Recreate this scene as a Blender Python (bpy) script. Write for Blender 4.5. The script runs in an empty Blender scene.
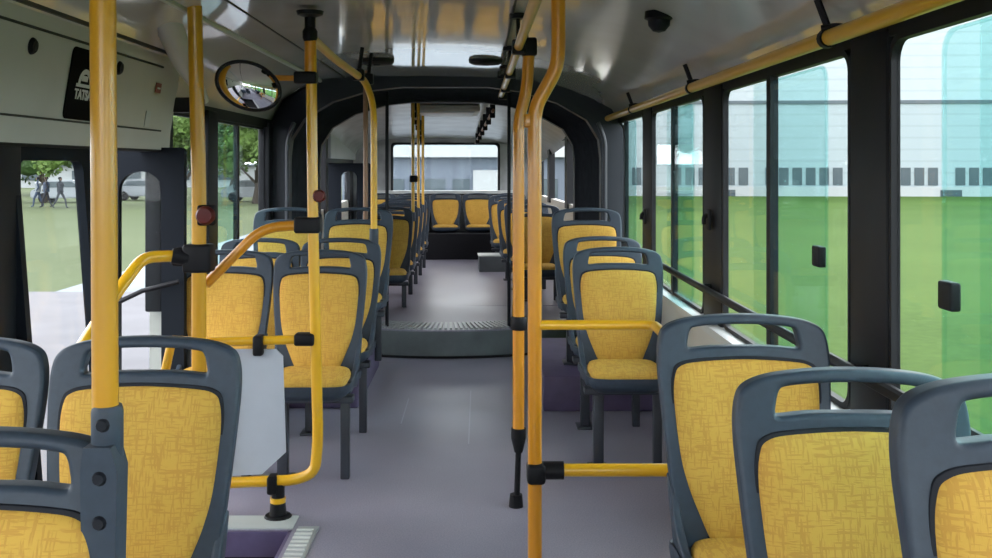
import bpy, bmesh, math, random
from mathutils import Vector, Matrix
random.seed(7)
PI = math.pi
SC = bpy.context.scene
COL = SC.collection

# ---------------------------------------------------------------- camera, sky, exposure
F = 1000.0
VX, VY, EYE = 480.0, 165.0, 1.40
cam_d = bpy.data.cameras.new('camera')
cam = bpy.data.objects.new('camera', cam_d); COL.objects.link(cam)
cam.location = (0, 0, EYE); cam.rotation_euler = (PI/2, 0, 0)
cam_d.sensor_width = 36.0; cam_d.lens = 36.0*F/992
cam_d.shift_x = (496-VX)/992; cam_d.shift_y = -(279-VY)/992
cam_d.clip_start = 0.02; cam_d.clip_end = 500
SC.camera = cam
world = bpy.data.worlds.new('sky'); SC.world = world
world.use_nodes = True
wn = world.node_tree; bg = wn.nodes['Background']
bg.inputs[0].default_value = (0.95, 0.96, 1.0, 1); bg.inputs[1].default_value = 8.0
SC.view_settings.view_transform = 'Standard'
SC.view_settings.look = 'None'
SC.view_settings.gamma = 1.0
SC.view_settings.use_curve_mapping = False
SC.view_settings.exposure = -0.38
SC.cycles.max_bounces = 10
SC.cycles.diffuse_bounces = 6
SC.cycles.glossy_bounces = 4
SC.cycles.transparent_max_bounces = 24
SC.cycles.sample_clamp_indirect = 6
SC.cycles.use_denoising = True

# ---------------------------------------------------------------- materials
def srgb(r, g, b):
    f = lambda c: (c/255/12.92) if c/255 <= .04045 else ((c/255+.055)/1.055)**2.4
    return (f(r), f(g), f(b), 1)

def mat(name, col, rough=.5, metal=0.0, noise=0.0, nscale=20, bump=0.0, coat=0.0, emit=None, spec=.5, stretch=(1,1,1)):
    m = bpy.data.materials.new(name); m.use_nodes = True
    nt = m.node_tree; b = nt.nodes['Principled BSDF']
    b.inputs['Base Color'].default_value = col
    b.inputs['Roughness'].default_value = rough
    b.inputs['Metallic'].default_value = metal
    b.inputs['Specular IOR Level'].default_value = spec
    b.inputs['Coat Weight'].default_value = coat
    b.inputs['Coat Roughness'].default_value = .12
    if emit:
        b.inputs['Emission Color'].default_value = col; b.inputs['Emission Strength'].default_value = emit
    if noise or bump:
        tc = nt.nodes.new('ShaderNodeTexCoord'); mp = nt.nodes.new('ShaderNodeMapping')
        mp.inputs['Scale'].default_value = stretch
        nz = nt.nodes.new('ShaderNodeTexNoise'); nz.inputs['Scale'].default_value = nscale
        nz.inputs['Detail'].default_value = 5
        nt.links.new(tc.outputs['Object'], mp.inputs[0]); nt.links.new(mp.outputs[0], nz.inputs['Vector'])
        if noise:
            rp = nt.nodes.new('ShaderNodeValToRGB')
            rp.color_ramp.elements[0].position = .3; rp.color_ramp.elements[1].position = .7
            rp.color_ramp.elements[0].color = tuple(c*(1-noise) for c in col[:3])+(1,)
            rp.color_ramp.elements[1].color = tuple(min(1, c*(1+noise)) for c in col[:3])+(1,)
            nt.links.new(nz.outputs[0], rp.inputs[0]); nt.links.new(rp.outputs[0], b.inputs['Base Color'])
        if bump:
            bp = nt.nodes.new('ShaderNodeBump'); bp.inputs['Strength'].default_value = bump
            bp.inputs['Distance'].default_value = .02
            nt.links.new(nz.outputs[0], bp.inputs['Height']); nt.links.new(bp.outputs[0], b.inputs['Normal'])
    return m

def glass(name, tint, gloss=.06):
    m = bpy.data.materials.new(name); m.use_nodes = True
    nt = m.node_tree; nt.nodes.clear()
    out = nt.nodes.new('ShaderNodeOutputMaterial'); mx = nt.nodes.new('ShaderNodeMixShader')
    tr = nt.nodes.new('ShaderNodeBsdfTransparent'); gl = nt.nodes.new('ShaderNodeBsdfGlossy')
    lw = nt.nodes.new('ShaderNodeLayerWeight'); lw.inputs['Blend'].default_value = .5
    pw = nt.nodes.new('ShaderNodeMath'); pw.operation = 'POWER'; pw.inputs[1].default_value = 5
    fr = nt.nodes.new('ShaderNodeMath'); fr.operation = 'MULTIPLY_ADD'; fr.inputs[1].default_value = .3; fr.inputs[2].default_value = .006
    nt.links.new(lw.outputs['Facing'], pw.inputs[0]); nt.links.new(pw.outputs[0], fr.inputs[0])
    tr.inputs[0].default_value = tint; gl.inputs['Roughness'].default_value = .03
    gl.inputs[0].default_value = (.8, .8, .8, 1)
    nt.links.new(fr.outputs[0], mx.inputs[0]); nt.links.new(tr.outputs[0], mx.inputs[1])
    nt.links.new(gl.outputs[0], mx.inputs[2]); nt.links.new(mx.outputs[0], out.inputs[0])
    return m

def fabric():
    m = bpy.data.materials.new('yellow_seat_fabric'); m.use_nodes = True
    nt = m.node_tree; b = nt.nodes['Principled BSDF']; L = nt.links
    b.inputs['Roughness'].default_value = .75; b.inputs['Specular IOR Level'].default_value = .3
    tc = nt.nodes.new('ShaderNodeTexCoord')
    base = (0.63, 0.375, 0.066, 1)
    prev = None
    def band(scale, loc, lo, hi):
        mp = nt.nodes.new('ShaderNodeMapping'); mp.inputs['Scale'].default_value = scale
        mp.inputs['Location'].default_value = loc
        nz = nt.nodes.new('ShaderNodeTexNoise'); nz.inputs['Scale'].default_value = 1
        nz.inputs['Detail'].default_value = 2
        rp = nt.nodes.new('ShaderNodeValToRGB')
        rp.color_ramp.elements[0].position = lo; rp.color_ramp.elements[0].color = (0, 0, 0, 1)
        rp.color_ramp.elements[1].position = hi; rp.color_ramp.elements[1].color = (1, 1, 1, 1)
        L.new(tc.outputs['Object'], mp.inputs[0]); L.new(mp.outputs[0], nz.inputs['Vector']); L.new(nz.outputs[0], rp.inputs[0])
        return rp.outputs[0]
    a = band((26, 26, 230), (0, 0, 0), .53, .60)
    c = band((230, 26, 26), (4, 3, 8), .53, .60)
    mx = nt.nodes.new('ShaderNodeMath'); mx.operation = 'MAXIMUM'
    L.new(a, mx.inputs[0]); L.new(c, mx.inputs[1])
    sc = nt.nodes.new('ShaderNodeMath'); sc.operation = 'MULTIPLY'; sc.inputs[1].default_value = .36
    L.new(mx.outputs[0], sc.inputs[0])
    mc = nt.nodes.new('ShaderNodeMixRGB'); mc.inputs[1].default_value = base; mc.inputs[2].default_value = (.38, .15, .03, 1)
    L.new(sc.outputs[0], mc.inputs[0])
    big = band((5, 5, 5), (1, 1, 1), .3, .7)
    m2 = nt.nodes.new('ShaderNodeMixRGB'); m2.blend_type = 'MULTIPLY'; m2.inputs[2].default_value = (.86, .88, .8, 1)
    L.new(big, m2.inputs[0]); L.new(mc.outputs[0], m2.inputs[1])
    L.new(m2.outputs[0], b.inputs['Base Color'])
    bp = nt.nodes.new('ShaderNodeBump'); bp.inputs['Strength'].default_value = .25; bp.inputs['Distance'].default_value = .004
    L.new(mx.outputs[0], bp.inputs['Height']); L.new(bp.outputs[0], b.inputs['Normal'])
    return m

M = {}
M['fabric'] = fabric()
M['shell'] = mat('grey_seat_plastic', (.032, .046, .067, 1), .45, spec=.35, noise=.08, nscale=60, bump=.03)
M['shell_dark'] = mat('dark_seat_plastic', (.012, .014, .02, 1), .6, spec=.2)
M['leg'] = mat('seat_leg_paint', (.03, .034, .045, 1), .4)
M['yellow'] = mat('yellow_pole_paint', (.72, .38, .010, 1), .3, coat=.4)
M['gold'] = mat('deep_yellow_pole_paint', (.60, .29, .007, 1), .32, coat=.25)
M['amber'] = mat('amber_pole_paint', (.60, .235, .008, 1), .3, coat=.4)
M['brown'] = mat('brown_pole_paint', (.25, .12, .06, 1), .4)
M['black'] = mat('black_rubber', (.008, .008, .010, 1), .5, spec=.18)
M['dark'] = mat('dark_window_trim', (.009, .010, .013, 1), .5, spec=.2, noise=.1, nscale=8)
M['doorframe'] = mat('dark_blue_door_paint', (.007, .010, .015, 1), .6, spec=.1)
M['bellows'] = mat('black_bellows_rubber', (.026, .029, .036, 1), .7, spec=.2, noise=.2, nscale=10)
M['ceiling'] = mat('glossy_grey_ceiling', (.60, .57, .53, 1), .08, noise=.10, nscale=1.8, bump=.045, coat=.4)
M['ceiling'].node_tree.nodes['Principled BSDF'].inputs['Coat Roughness'].default_value = .02
M['sticker'] = mat('matt_black_sticker', (.004, .004, .005, 1), .8, spec=.05)
M['ceiling_rear'] = mat('pale_rear_ceiling', (.30, .315, .32, 1), .3, noise=.3, nscale=4, bump=.15)
M['panel'] = mat('grey_wall_panel', (.48, .47, .43, 1), .45, noise=.05, nscale=3)
M['panel_white'] = mat('white_panel', (.46, .48, .54, 1), .5, noise=.04, nscale=8)
M['portal'] = mat('dark_portal_paint', (.022, .026, .034, 1), .5, spec=.25)
M['floorline'] = mat('pale_floor_line', (.36, .34, .42, 1), .4)
M['seam'] = mat('dark_seam', (.03, .03, .03, 1), .7)
M['lightgrey'] = mat('light_grey_trim', (.45, .47, .46, 1), .4)
M['alu'] = mat('ribbed_aluminium', (.42, .44, .45, 1), .4, .5)
M['red'] = mat('red_button', (.10, .008, .007, 1), .4, spec=.3)
M['redsign'] = mat('faded_red_sign', (.25, .05, .045, 1), .5)
M['white'] = mat('white_mark', (.62, .62, .6, 1), .5)
M['purple'] = mat('purple_grey_riser', (.10, .075, .15, 1), .5, noise=.15, nscale=12)
M['riser'] = mat('grey_green_riser', (.10, .115, .12, 1), .5, noise=.25, nscale=5)
M['mirror'] = mat('mirror_glass', (.9, .9, .92, 1), .02, 1.0)
M['glass'] = glass('clear_window_glass', (.955, .98, .98, 1))
M['glass_teal'] = glass('teal_window_glass', (.80, .955, .955, 1))
M['glass_green'] = glass('pale_green_window_glass', (.88, .965, .96, 1))
M['grille'] = mat('hatch_grey', (.5, .53, .56, 1), .4)

def floor_mat():
    m = mat('purple_grey_vinyl_floor', (.175, .155, .215, 1), .33, noise=.0)
    nt = m.node_tree; b = nt.nodes['Principled BSDF']; L = nt.links
    tc = nt.nodes.new('ShaderNodeTexCoord')
    n1 = nt.nodes.new('ShaderNodeTexNoise'); n1.inputs['Scale'].default_value = 180; n1.inputs['Detail'].default_value = 2
    n2 = nt.nodes.new('ShaderNodeTexNoise'); n2.inputs['Scale'].default_value = 1.6; n2.inputs['Detail'].default_value = 6
    L.new(tc.outputs['Object'], n1.inputs['Vector']); L.new(tc.outputs['Object'], n2.inputs['Vector'])
    r1 = nt.nodes.new('ShaderNodeValToRGB')
    r1.color_ramp.elements[0].position = .35; r1.color_ramp.elements[1].position = .65
    r1.color_ramp.elements[0].color = (.215, .20, .255, 1); r1.color_ramp.elements[1].color = (.30, .28, .345, 1)
    L.new(n1.outputs[0], r1.inputs[0])
    r2 = nt.nodes.new('ShaderNodeValToRGB')
    r2.color_ramp.elements[0].position = .3; r2.color_ramp.elements[1].position = .7
    r2.color_ramp.elements[0].color = (.78, .78, .8, 1); r2.color_ramp.elements[1].color = (1.1, 1.08, 1.06, 1)
    L.new(n2.outputs[0], r2.inputs[0])
    mx = nt.nodes.new('ShaderNodeMixRGB'); mx.blend_type = 'MULTIPLY'; mx.inputs[0].default_value = 1
    L.new(r1.outputs[0], mx.inputs[1]); L.new(r2.outputs[0], mx.inputs[2]); L.new(mx.outputs[0], b.inputs['Base Color'])
    mr = nt.nodes.new('ShaderNodeMapRange'); mr.inputs[3].default_value = .24; mr.inputs[4].default_value = .5
    L.new(n2.outputs[0], mr.inputs[0]); L.new(mr.outputs[0], b.inputs['Roughness'])
    return m
M['floor'] = floor_mat()

def grass_mat():
    m = mat('lawn_grass', (.1, .2, .03, 1), .9)
    nt = m.node_tree; b = nt.nodes['Principled BSDF']; L = nt.links
    b.inputs['Specular IOR Level'].default_value = .1
    tc = nt.nodes.new('ShaderNodeTexCoord')
    n1 = nt.nodes.new('ShaderNodeTexNoise'); n1.inputs['Scale'].default_value = .12; n1.inputs['Detail'].default_value = 8
    n2 = nt.nodes.new('ShaderNodeTexNoise'); n2.inputs['Scale'].default_value = 6; n2.inputs['Detail'].default_value = 4
    L.new(tc.outputs['Object'], n1.inputs['Vector']); L.new(tc.outputs['Object'], n2.inputs['Vector'])
    ad = nt.nodes.new('ShaderNodeMath'); ad.operation = 'ADD'; L.new(n1.outputs[0], ad.inputs[0]); L.new(n2.outputs[0], ad.inputs[1])
    hf = nt.nodes.new('ShaderNodeMath'); hf.operation = 'MULTIPLY'; hf.inputs[1].default_value = .5; L.new(ad.outputs[0], hf.inputs[0])
    r = nt.nodes.new('ShaderNodeValToRGB'); r.color_ramp.elements[0].position = .35; r.color_ramp.elements[1].position = .65
    r.color_ramp.elements[0].color = GR0; r.color_ramp.elements[1].color = GR1
    L.new(hf.outputs[0], r.inputs[0])
    # left side is drier
    sx = nt.nodes.new('ShaderNodeSeparateXYZ'); L.new(tc.outputs['Object'], sx.inputs[0])
    mr = nt.nodes.new('ShaderNodeMapRange'); mr.inputs[1].default_value = -6; mr.inputs[2].default_value = 0
    L.new(sx.outputs[0], mr.inputs[0])
    r3 = nt.nodes.new('ShaderNodeValToRGB'); r3.color_ramp.elements[0].position = .35; r3.color_ramp.elements[1].position = .65
    r3.color_ramp.elements[0].color = DR0; r3.color_ramp.elements[1].color = DR1
    L.new(hf.outputs[0], r3.inputs[0])
    mx = nt.nodes.new('ShaderNodeMixRGB'); L.new(mr.outputs[0], mx.inputs[0]); L.new(r3.outputs[0], mx.inputs[1]); L.new(r.outputs[0], mx.inputs[2])
    L.new(mx.outputs[0], b.inputs['Base Color'])
    return m
GR0 = (.030, .058, .009, 1); GR1 = (.052, .092, .018, 1)
DR0 = (.048, .062, .028, 1); DR1 = (.075, .09, .045, 1)
M['grass'] = grass_mat()
M['pave'] = mat('pale_pavement', (.085, .08, .09, 1), .8, noise=.12, nscale=1.5)

M['added_paving'] = mat('blue_grey_added_paving', (.13, .15, .17, 1), .8, noise=.15, nscale=.5)
def siding_mat(name, col):
    m = mat(name, col, .7)
    nt = m.node_tree; b = nt.nodes['Principled BSDF']; L = nt.links
    tc = nt.nodes.new('ShaderNodeTexCoord'); w = nt.nodes.new('ShaderNodeTexWave')
    w.bands_direction = 'Z'; w.inputs['Scale'].default_value = .35; w.inputs['Distortion'].default_value = 0
    L.new(tc.outputs['Object'], w.inputs['Vector'])
    r = nt.nodes.new('ShaderNodeValToRGB')
    r.color_ramp.elements[0].position = .0; r.color_ramp.elements[0].color = tuple(c*.88 for c in col[:3])+(1,)
    r.color_ramp.elements[1].position = .12; r.color_ramp.elements[1].color = col
    L.new(w.outputs[0], r.inputs[0]); L.new(r.outputs[0], b.inputs['Base Color'])
    return m
M['siding'] = siding_mat('pale_blue_siding', (.24, .28, .295, 1))
M['siding_top'] = siding_mat('white_siding', (.29, .32, .335, 1))
M['bwhite'] = mat('white_render', (.27, .285, .29, 1), .7)
M['bblue'] = mat('blue_grey_wall', (.075, .095, .125, 1), .7, noise=.08, nscale=.3)
M['bwin'] = mat('dark_window_glass', (.028, .045, .055, 1), .2)
M['leaf'] = mat('tree_leaves', (.035, .075, .018, 1), .8, noise=.5, nscale=.8)
M['leaf_light'] = mat('light_tree_leaves', (.08, .14, .025, 1), .8, noise=.4, nscale=.8)
M['bark'] = mat('tree_bark', (.03, .024, .018, 1), .9)
M['carwhite'] = mat('white_car_paint', (.2, .22, .24, 1), .3)
M['cloth_dark'] = mat('dark_clothes', (.012, .014, .022, 1), .9)
M['cloth_blue'] = mat('blue_clothes', (.03, .045, .08, 1), .9)
M['skin'] = mat('skin', (.12, .07, .05, 1), .7)

# ---------------------------------------------------------------- helpers
def tag(o, label=None, cat=None, group=None, kind=None):
    if label: o['label'] = label
    if cat: o['category'] = cat
    if group: o['group'] = group
    if kind: o['kind'] = kind
    return o

def empty(name, loc, rz=0, label=None, cat=None, group=None, kind=None):
    o = bpy.data.objects.new(name, None); COL.objects.link(o)
    o.empty_display_size = .05
    o.location = loc; o.rotation_euler = (0, 0, rz)
    return tag(o, label, cat, group, kind)

def fillet(pts, r, n=6):
    pts = [Vector(p) for p in pts]
    if r <= 0 or len(pts) < 3: return pts
    out = [pts[0]]
    for i in range(1, len(pts)-1):
        a, b, c = pts[i-1], pts[i], pts[i+1]
        d1 = (a-b); d2 = (c-b)
        l = min(r, d1.length*.49, d2.length*.49)
        p = b+d1.normalized()*l; q = b+d2.normalized()*l
        for k in range(n+1):
            t = k/n
            out.append((1-t)**2*p+2*t*(1-t)*b+t*t*q)
    out.append(pts[-1])
    return out

class MB:
    def __init__(s): s.bm = bmesh.new()
    def box(s, x0, x1, y0, y1, z0, z1, bev=0, mt=None):
        g = bmesh.ops.create_cube(s.bm, size=1)
        v = g['verts']
        bmesh.ops.scale(s.bm, vec=(x1-x0, y1-y0, z1-z0), verts=v)
        bmesh.ops.translate(s.bm, vec=((x0+x1)/2, (y0+y1)/2, (z0+z1)/2), verts=v)
        if bev:
            e = list({e for q in v for e in q.link_edges})
            r = bmesh.ops.bevel(s.bm, geom=e, offset=bev, segments=3, affect='EDGES', profile=.5)
            v = list({q for f in r['faces'] for q in f.verts} | {q for q in v if q.is_valid})
        if mt is not None: bmesh.ops.transform(s.bm, matrix=mt, verts=[q for q in v if q.is_valid])
        return s
    def tube(s, pts, r, n=14, fil=0.0, cap=True):
        pts = fillet(pts, fil)
        P = []
        for p in pts:
            if not P or (p-P[-1]).length > 1e-5: P.append(p)
        t0 = (P[1]-P[0]).normalized()
        up = Vector((0, 0, 1)) if abs(t0.z) < .9 else Vector((1, 0, 0))
        nrm = t0.cross(up).normalized()
        rings = []
        for i, p in enumerate(P):
            if i == 0: t = t0
            elif i == len(P)-1: t = (P[i]-P[i-1]).normalized()
            else: t = ((P[i]-P[i-1]).normalized()+(P[i+1]-P[i]).normalized()).normalized()
            nrm = (nrm-t*nrm.dot(t)).normalized(); bn = t.cross(nrm)
            rr = r[i] if isinstance(r, (list, tuple)) else r
            rings.append([s.bm.verts.new(p+(nrm*math.cos(2*PI*k/n)+bn*math.sin(2*PI*k/n))*rr) for k in range(n)])
        for a, b in zip(rings, rings[1:]):
            for k in range(n): s.bm.faces.new((a[k], a[(k+1) % n], b[(k+1) % n], b[k]))
        if cap:
            s.bm.faces.new(rings[0][::-1]); s.bm.faces.new(rings[-1])
        return s
    def cyl(s, p, q, r, n=20, r2=None):
        return s.tube([p, q], [r, r2 if r2 else r], n)
    def lathe(s, prof, n=24, mt=None):
        rings = []
        for r, z in prof:
            if r < 1e-6: rings.append([s.bm.verts.new((0, 0, z))])
            else: rings.append([s.bm.verts.new((r*math.cos(2*PI*k/n), r*math.sin(2*PI*k/n), z)) for k in range(n)])
        for a, b in zip(rings, rings[1:]):
            for k in range(n):
                k2 = (k+1) % n
                if len(a) == 1 and len(b) > 1: s.bm.faces.new((a[0], b[k], b[k2]))
                elif len(b) == 1 and len(a) > 1: s.bm.faces.new((a[k], a[k2], b[0]))
                elif len(a) > 1: s.bm.faces.new((a[k], a[k2], b[k2], b[k]))
        if mt is not None:
            bmesh.ops.transform(s.bm, matrix=mt, verts=[v for r in rings for v in r])
        return s
    def prism(s, poly, axis, a0, a1):
        """extrude a 2D polygon along axis ('x','y','z')"""
        def pt(u, v, a):
            return {'x': (a, u, v), 'y': (u, a, v), 'z': (u, v, a)}[axis]
        A = [s.bm.verts.new(pt(u, v, a0)) for u, v in poly]; B = [s.bm.verts.new(pt(u, v, a1)) for u, v in poly]
        n = len(poly)
        for k in range(n): s.bm.faces.new((A[k], A[(k+1) % n], B[(k+1) % n], B[k]))
        s.bm.faces.new(A[::-1]); s.bm.faces.new(B)
        return s
    def strip(s, la, lb, closed=False):
        A = [s.bm.verts.new(p) for p in la]; B = [s.bm.verts.new(p) for p in lb]
        n = len(A)
        for k in range(n if closed else n-1): s.bm.faces.new((A[k], A[(k+1) % n], B[(k+1) % n], B[k]))
        return s
    def xf(s, mt):
        bmesh.ops.transform(s.bm, matrix=mt, verts=s.bm.verts[:]); return s
    def build(s, name, m, parent=None, smooth=35, kind=None, loc=None):
        bmesh.ops.recalc_face_normals(s.bm, faces=s.bm.faces[:])
        me = bpy.data.meshes.new(name); s.bm.to_mesh(me); s.bm.free()
        if m: me.materials.append(m)
        if smooth:
            me.shade_smooth(); me.set_sharp_from_angle(angle=math.radians(smooth))
        o = bpy.data.objects.new(name, me); COL.objects.link(o)
        if parent: o.parent = parent
        if loc: o.location = loc
        if kind: o['kind'] = kind
        return o

def rrect(x0, x1, y0, y1, r, n=6):
    pts = []
    for cx, cy, a in ((x1-r, y1-r, 0), (x0+r, y1-r, 90), (x0+r, y0+r, 180), (x1-r, y0+r, 270)):
        for k in range(n+1):
            t = math.radians(a+90*k/n); pts.append((cx+r*math.cos(t), cy+r*math.sin(t)))
    return pts

def catmull(pts, n=6):
    out = []; m = len(pts)
    for i in range(m):
        p0, p1, p2, p3 = [Vector(pts[(i+j-1) % m]+(0,)) for j in range(4)]
        for k in range(n):
            t = k/n
            v = .5*((2*p1)+(-p0+p2)*t+(2*p0-5*p1+4*p2-p3)*t*t+(-p0+3*p1-3*p2+p3)*t**3)
            out.append((v.x, v.y))
    return out

def plate(loops, half, bevel, name, res=3):
    """flat plate with rounded edges from 2D loops (first outer, others holes) -> mesh in XZ, thickness along Y"""
    cu = bpy.data.curves.new(name, 'CURVE'); cu.dimensions = '2D'; cu.fill_mode = 'BOTH'
    cu.extrude = max(half-bevel, 0.0001); cu.bevel_depth = bevel; cu.bevel_resolution = res; cu.offset = -bevel
    for lp in loops:
        sp = cu.splines.new('POLY'); sp.points.add(len(lp)-1)
        for i, (x, y) in enumerate(lp): sp.points[i].co = (x, y, 0, 1)
        sp.use_cyclic_u = True
    o = bpy.data.objects.new('tmp_curve', cu); COL.objects.link(o)
    dg = bpy.context.evaluated_depsgraph_get(); dg.update()
    me = bpy.data.meshes.new_from_object(o.evaluated_get(dg))
    bpy.data.objects.remove(o)
    for v in me.vertices:
        x, y, z = v.co; v.co = (x, -z, y)
    me.materials.clear()
    return me

def mesh_obj(name, me, m, parent=None, smooth=30, wn=False):
    me.name = name
    bm = bmesh.new(); bm.from_mesh(me); bmesh.ops.remove_doubles(bm, verts=bm.verts[:], dist=1e-5)
    bmesh.ops.recalc_face_normals(bm, faces=bm.faces[:]); bm.to_mesh(me); bm.free()
    me.materials.append(m)
    me.shade_smooth(); me.set_sharp_from_angle(angle=math.radians(smooth))
    o = bpy.data.objects.new(name, me); COL.objects.link(o)
    if parent: o.parent = parent
    if wn:
        w = o.modifiers.new('wn', 'WEIGHTED_NORMAL'); w.keep_sharp = True; w.weight = 80
    return o

def copy_tree(o, parent=None):
    c = o.copy(); COL.objects.link(c); c.parent = parent
    for ch in list(o.children): copy_tree(ch, c)
    return c

def pt(u, v, d):
    """a point seen at photo position (u, v) at distance d down the aisle"""
    return Vector(((u-VX)*d/F, d, EYE-(v-VY)*d/F))

# rear half of the articulated bus is turned slightly
TH = math.radians(2.2); PIV = Vector((-.25, 7.9, 0))
RM = Matrix.Translation(PIV) @ Matrix.Rotation(TH, 4, 'Z') @ Matrix.Translation((.25, -7.9, 0))

# ---------------------------------------------------------------- shell: floor
XL, XR = -1.5, 1.0
WELL = (-1.5, -.72, 2.95, 3.84)
fl = MB()
fl.box(XL, XR, -1.7, 2.95, -.05, 0).box(WELL[1], XR, 2.95, 3.84, -.05, 0).box(XL, XR, 3.84, 7.35, -.05, 0)
floor = fl.build('floor', M['floor'], kind='structure', smooth=0)
st = MB(); st.box(XL, WELL[1]+.01, 2.94, 3.85, -.38, -.33)
st.build('floor_step_well', M['black'], kind='structure', smooth=0)
st = MB(); st.box(XL, -.72, 3.825, 3.845, -.10, -.004).box(-.735, -.715, 2.95, 3.84, -.10, -.004)
st.build('trim_1', M['purple'], kind='structure', smooth=0)
st = MB(); st.box(XL, -.715, 3.84, 3.86, -.35, -.10).box(-.715, -.695, 2.95, 3.86, -.35, -.10).box(XL, -.715, 2.93, 2.95, -.35, -.004)
st.build('trim_2', M['black'], kind='structure', smooth=0)
# ribbed edge strip beside the step well
es = empty('edge_strip', (-.68, 3.4, 0), 0, 'pale ribbed metal strip on the floor beside the door step', 'edge strip')
b = MB(); b.prism([(-.03, -.45), (.05, -.45), (.06, .46), (-.02, .46)], 'z', 0, .006); b.build('plate', M['alu'], es, smooth=0)
b = MB()
for k in range(22):
    y = -.43+k*.04; b.box(-.02, .045, y, y+.014, .006, .010)
b.build('rib_pattern', M['white'], es, smooth=0)
# white nosing along the rear edge of the well
b = MB(); b.box(XL, -.72, 3.842, 3.98, 0, .005); o = b.build('step_nosing', M['lightgrey'], smooth=0)
tag(o, 'pale nosing on the floor edge under the barrier post', 'step nosing')
# floor seams
b = MB(); b.box(-.43, -.424, 5.4, 6.0, 0, .002).box(-.06, -.054, 5.0, 6.2, 0, .002); b.build('trim_3', M['floorline'], kind='structure', smooth=0)

# turntable and raised rear floor
CX, CY, RAD = -.27, 8.75, 1.5
def arc(r, z, n=40, a0=-62, a1=62):
    return [(CX+r*math.sin(math.radians(a0+(a1-a0)*k/n)), CY-r*math.cos(math.radians(a0+(a1-a0)*k/n)), z) for k in range(n+1)]
t = empty('turntable_step', (CX, 7.3, 0), 0, None, None, None, 'structure')
t.name = 'floor_turntable'
def wl(pts): return [Vector(p)-Vector((CX, 7.3, 0)) for p in pts]
b = MB(); b.strip(wl(arc(RAD+.02, 0)), wl(arc(RAD, .19))); b.build('riser', M['riser'], t, smooth=60)
b = MB(); b.strip(wl(arc(RAD+.045, .004)), wl(arc(RAD+.012, .02))); b.build('rubber_lip', M['black'], t, smooth=60)
top = wl(arc(RAD, .19)); bm = MB(); bm.prism([(p.x, p.y) for p in top]+[(1.2, 1.22), (-1.2, 1.22)], 'z', .15, .2); bm.build('top_plate', M['floor'], t, smooth=0)
b = MB()
for k in range(30):
    a = math.radians(-22+44*k/29)
    p = Vector((CX+(RAD-.2)*math.sin(a), CY-(RAD-.2)*math.cos(a), .2))-Vector((CX, 7.3, 0))
    b.box(-.009, .009, -.17, .12, 0, .012, 0, Matrix.Translation(p) @ Matrix.Rotation(a, 4, 'Z'))
b.build('comb_plate', M['alu'], t, smooth=0)
b = MB(); b.box(XL, XR, 8.52, 13.5, .15, .2).xf(RM); b.build('floor_rear', M['floor'], kind='structure', smooth=0)

# ---------------------------------------------------------------- ceiling
PROF = [(1.02, 1.70), (.99, 1.755), (.93, 1.80), (.80, 1.87), (.60, 1.95), (.35, 2.0), (.15, 2.02), (-.25, 2.03), (-.75, 2.03), (-1.0, 2.02), (-1.14, 2.0), (-1.3, 1.95), (-1.42, 1.87), (-1.5, 1.70)]
def ceil(y0, y1, name, m, mt=None, prof=PROF):
    b = MB(); n = max(1, int((y1-y0)/.5))
    for k in range(n):
        a = y0+(y1-y0)*k/n; c = y0+(y1-y0)*(k+1)/n
        b.strip([(x, a, z) for x, z in prof], [(x, c, z) for x, z in prof])
        b.strip([(x*1.03, a, z+.08) for x, z in prof], [(x*1.03, c, z+.08) for x, z in prof])
    bmesh.ops.remove_doubles(b.bm, verts=b.bm.verts[:], dist=1e-4)
    if mt:
        for v in b.bm.verts: v.co.z -= max(0, v.co.y-9.3)*.066
        b.xf(mt)
    return b.build(name, m, kind='structure', smooth=60)
ceil(-1.8, 7.2, 'ceiling', M['ceiling'])
ceil(8.6, 13.5, 'ceiling_rear', M['ceiling_rear'], RM)
# cove strips and seams on the ceiling
b = MB(); b.tube([(-1.135, -1.5, 1.998), (-1.135, 7.1, 1.998)], .014, 8); b.build('trim_4', M['lightgrey'], kind='structure')
b = MB(); b.box(-.96, -.952, -1.5, 7.1, 2.018, 2.026).box(.13, .138, -1.5, 7.1, 2.012, 2.02); 
b.build('trim_5', M['seam'], kind='structure', smooth=0)
# curved cover strip where the door mechanism box ends
cs = [pt(150, -40, 3.65), pt(163, 10, 4.0), pt(183, 60, 4.35), pt(205, 100, 4.85)]
b = MB(); b.tube(cs, [.06, .06, .05, .02], 12); b.build('trim_6', M['lightgrey'], kind='structure')

# ---------------------------------------------------------------- right wall
WT, WB = 1.71, .74
def side_wall(name, x0, x1, y0, y1, pil, mt=None, low=-.3, sign=1, skip=()):
    """low panel + dark header + dark pillars between windows, returns openings"""
    b = MB(); b.box(x0, x0+.02, y0, y1, low, WB); 
    if mt: b.xf(mt)
    b.build(name, M['panel'], kind='structure', smooth=0)

side_wall('wall_right', XR, XR+.06, -1.7, 7.2, None)
b = MB(); b.box(XR-.015, XR+.02, -1.7, 7.2, WT, 1.80)
for y0, y1 in ((-1.7, -1.45), (.62, .94), (2.41, 2.65), (4.06, 4.39), (5.73, 6.02), (7.38-.2, 7.25)):
    b.box(XR-.02, XR+.004, y0, y1, WB-.02, WT+.02, .006)
b.build('wall_right_pillars', M['dark'], kind='structure')
b = MB(); b.box(XR-.07, XR, -1.6, 7.1, WB-.03, WB); b.build('trim_7', M['lightgrey'], kind='structure', smooth=0)

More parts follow.
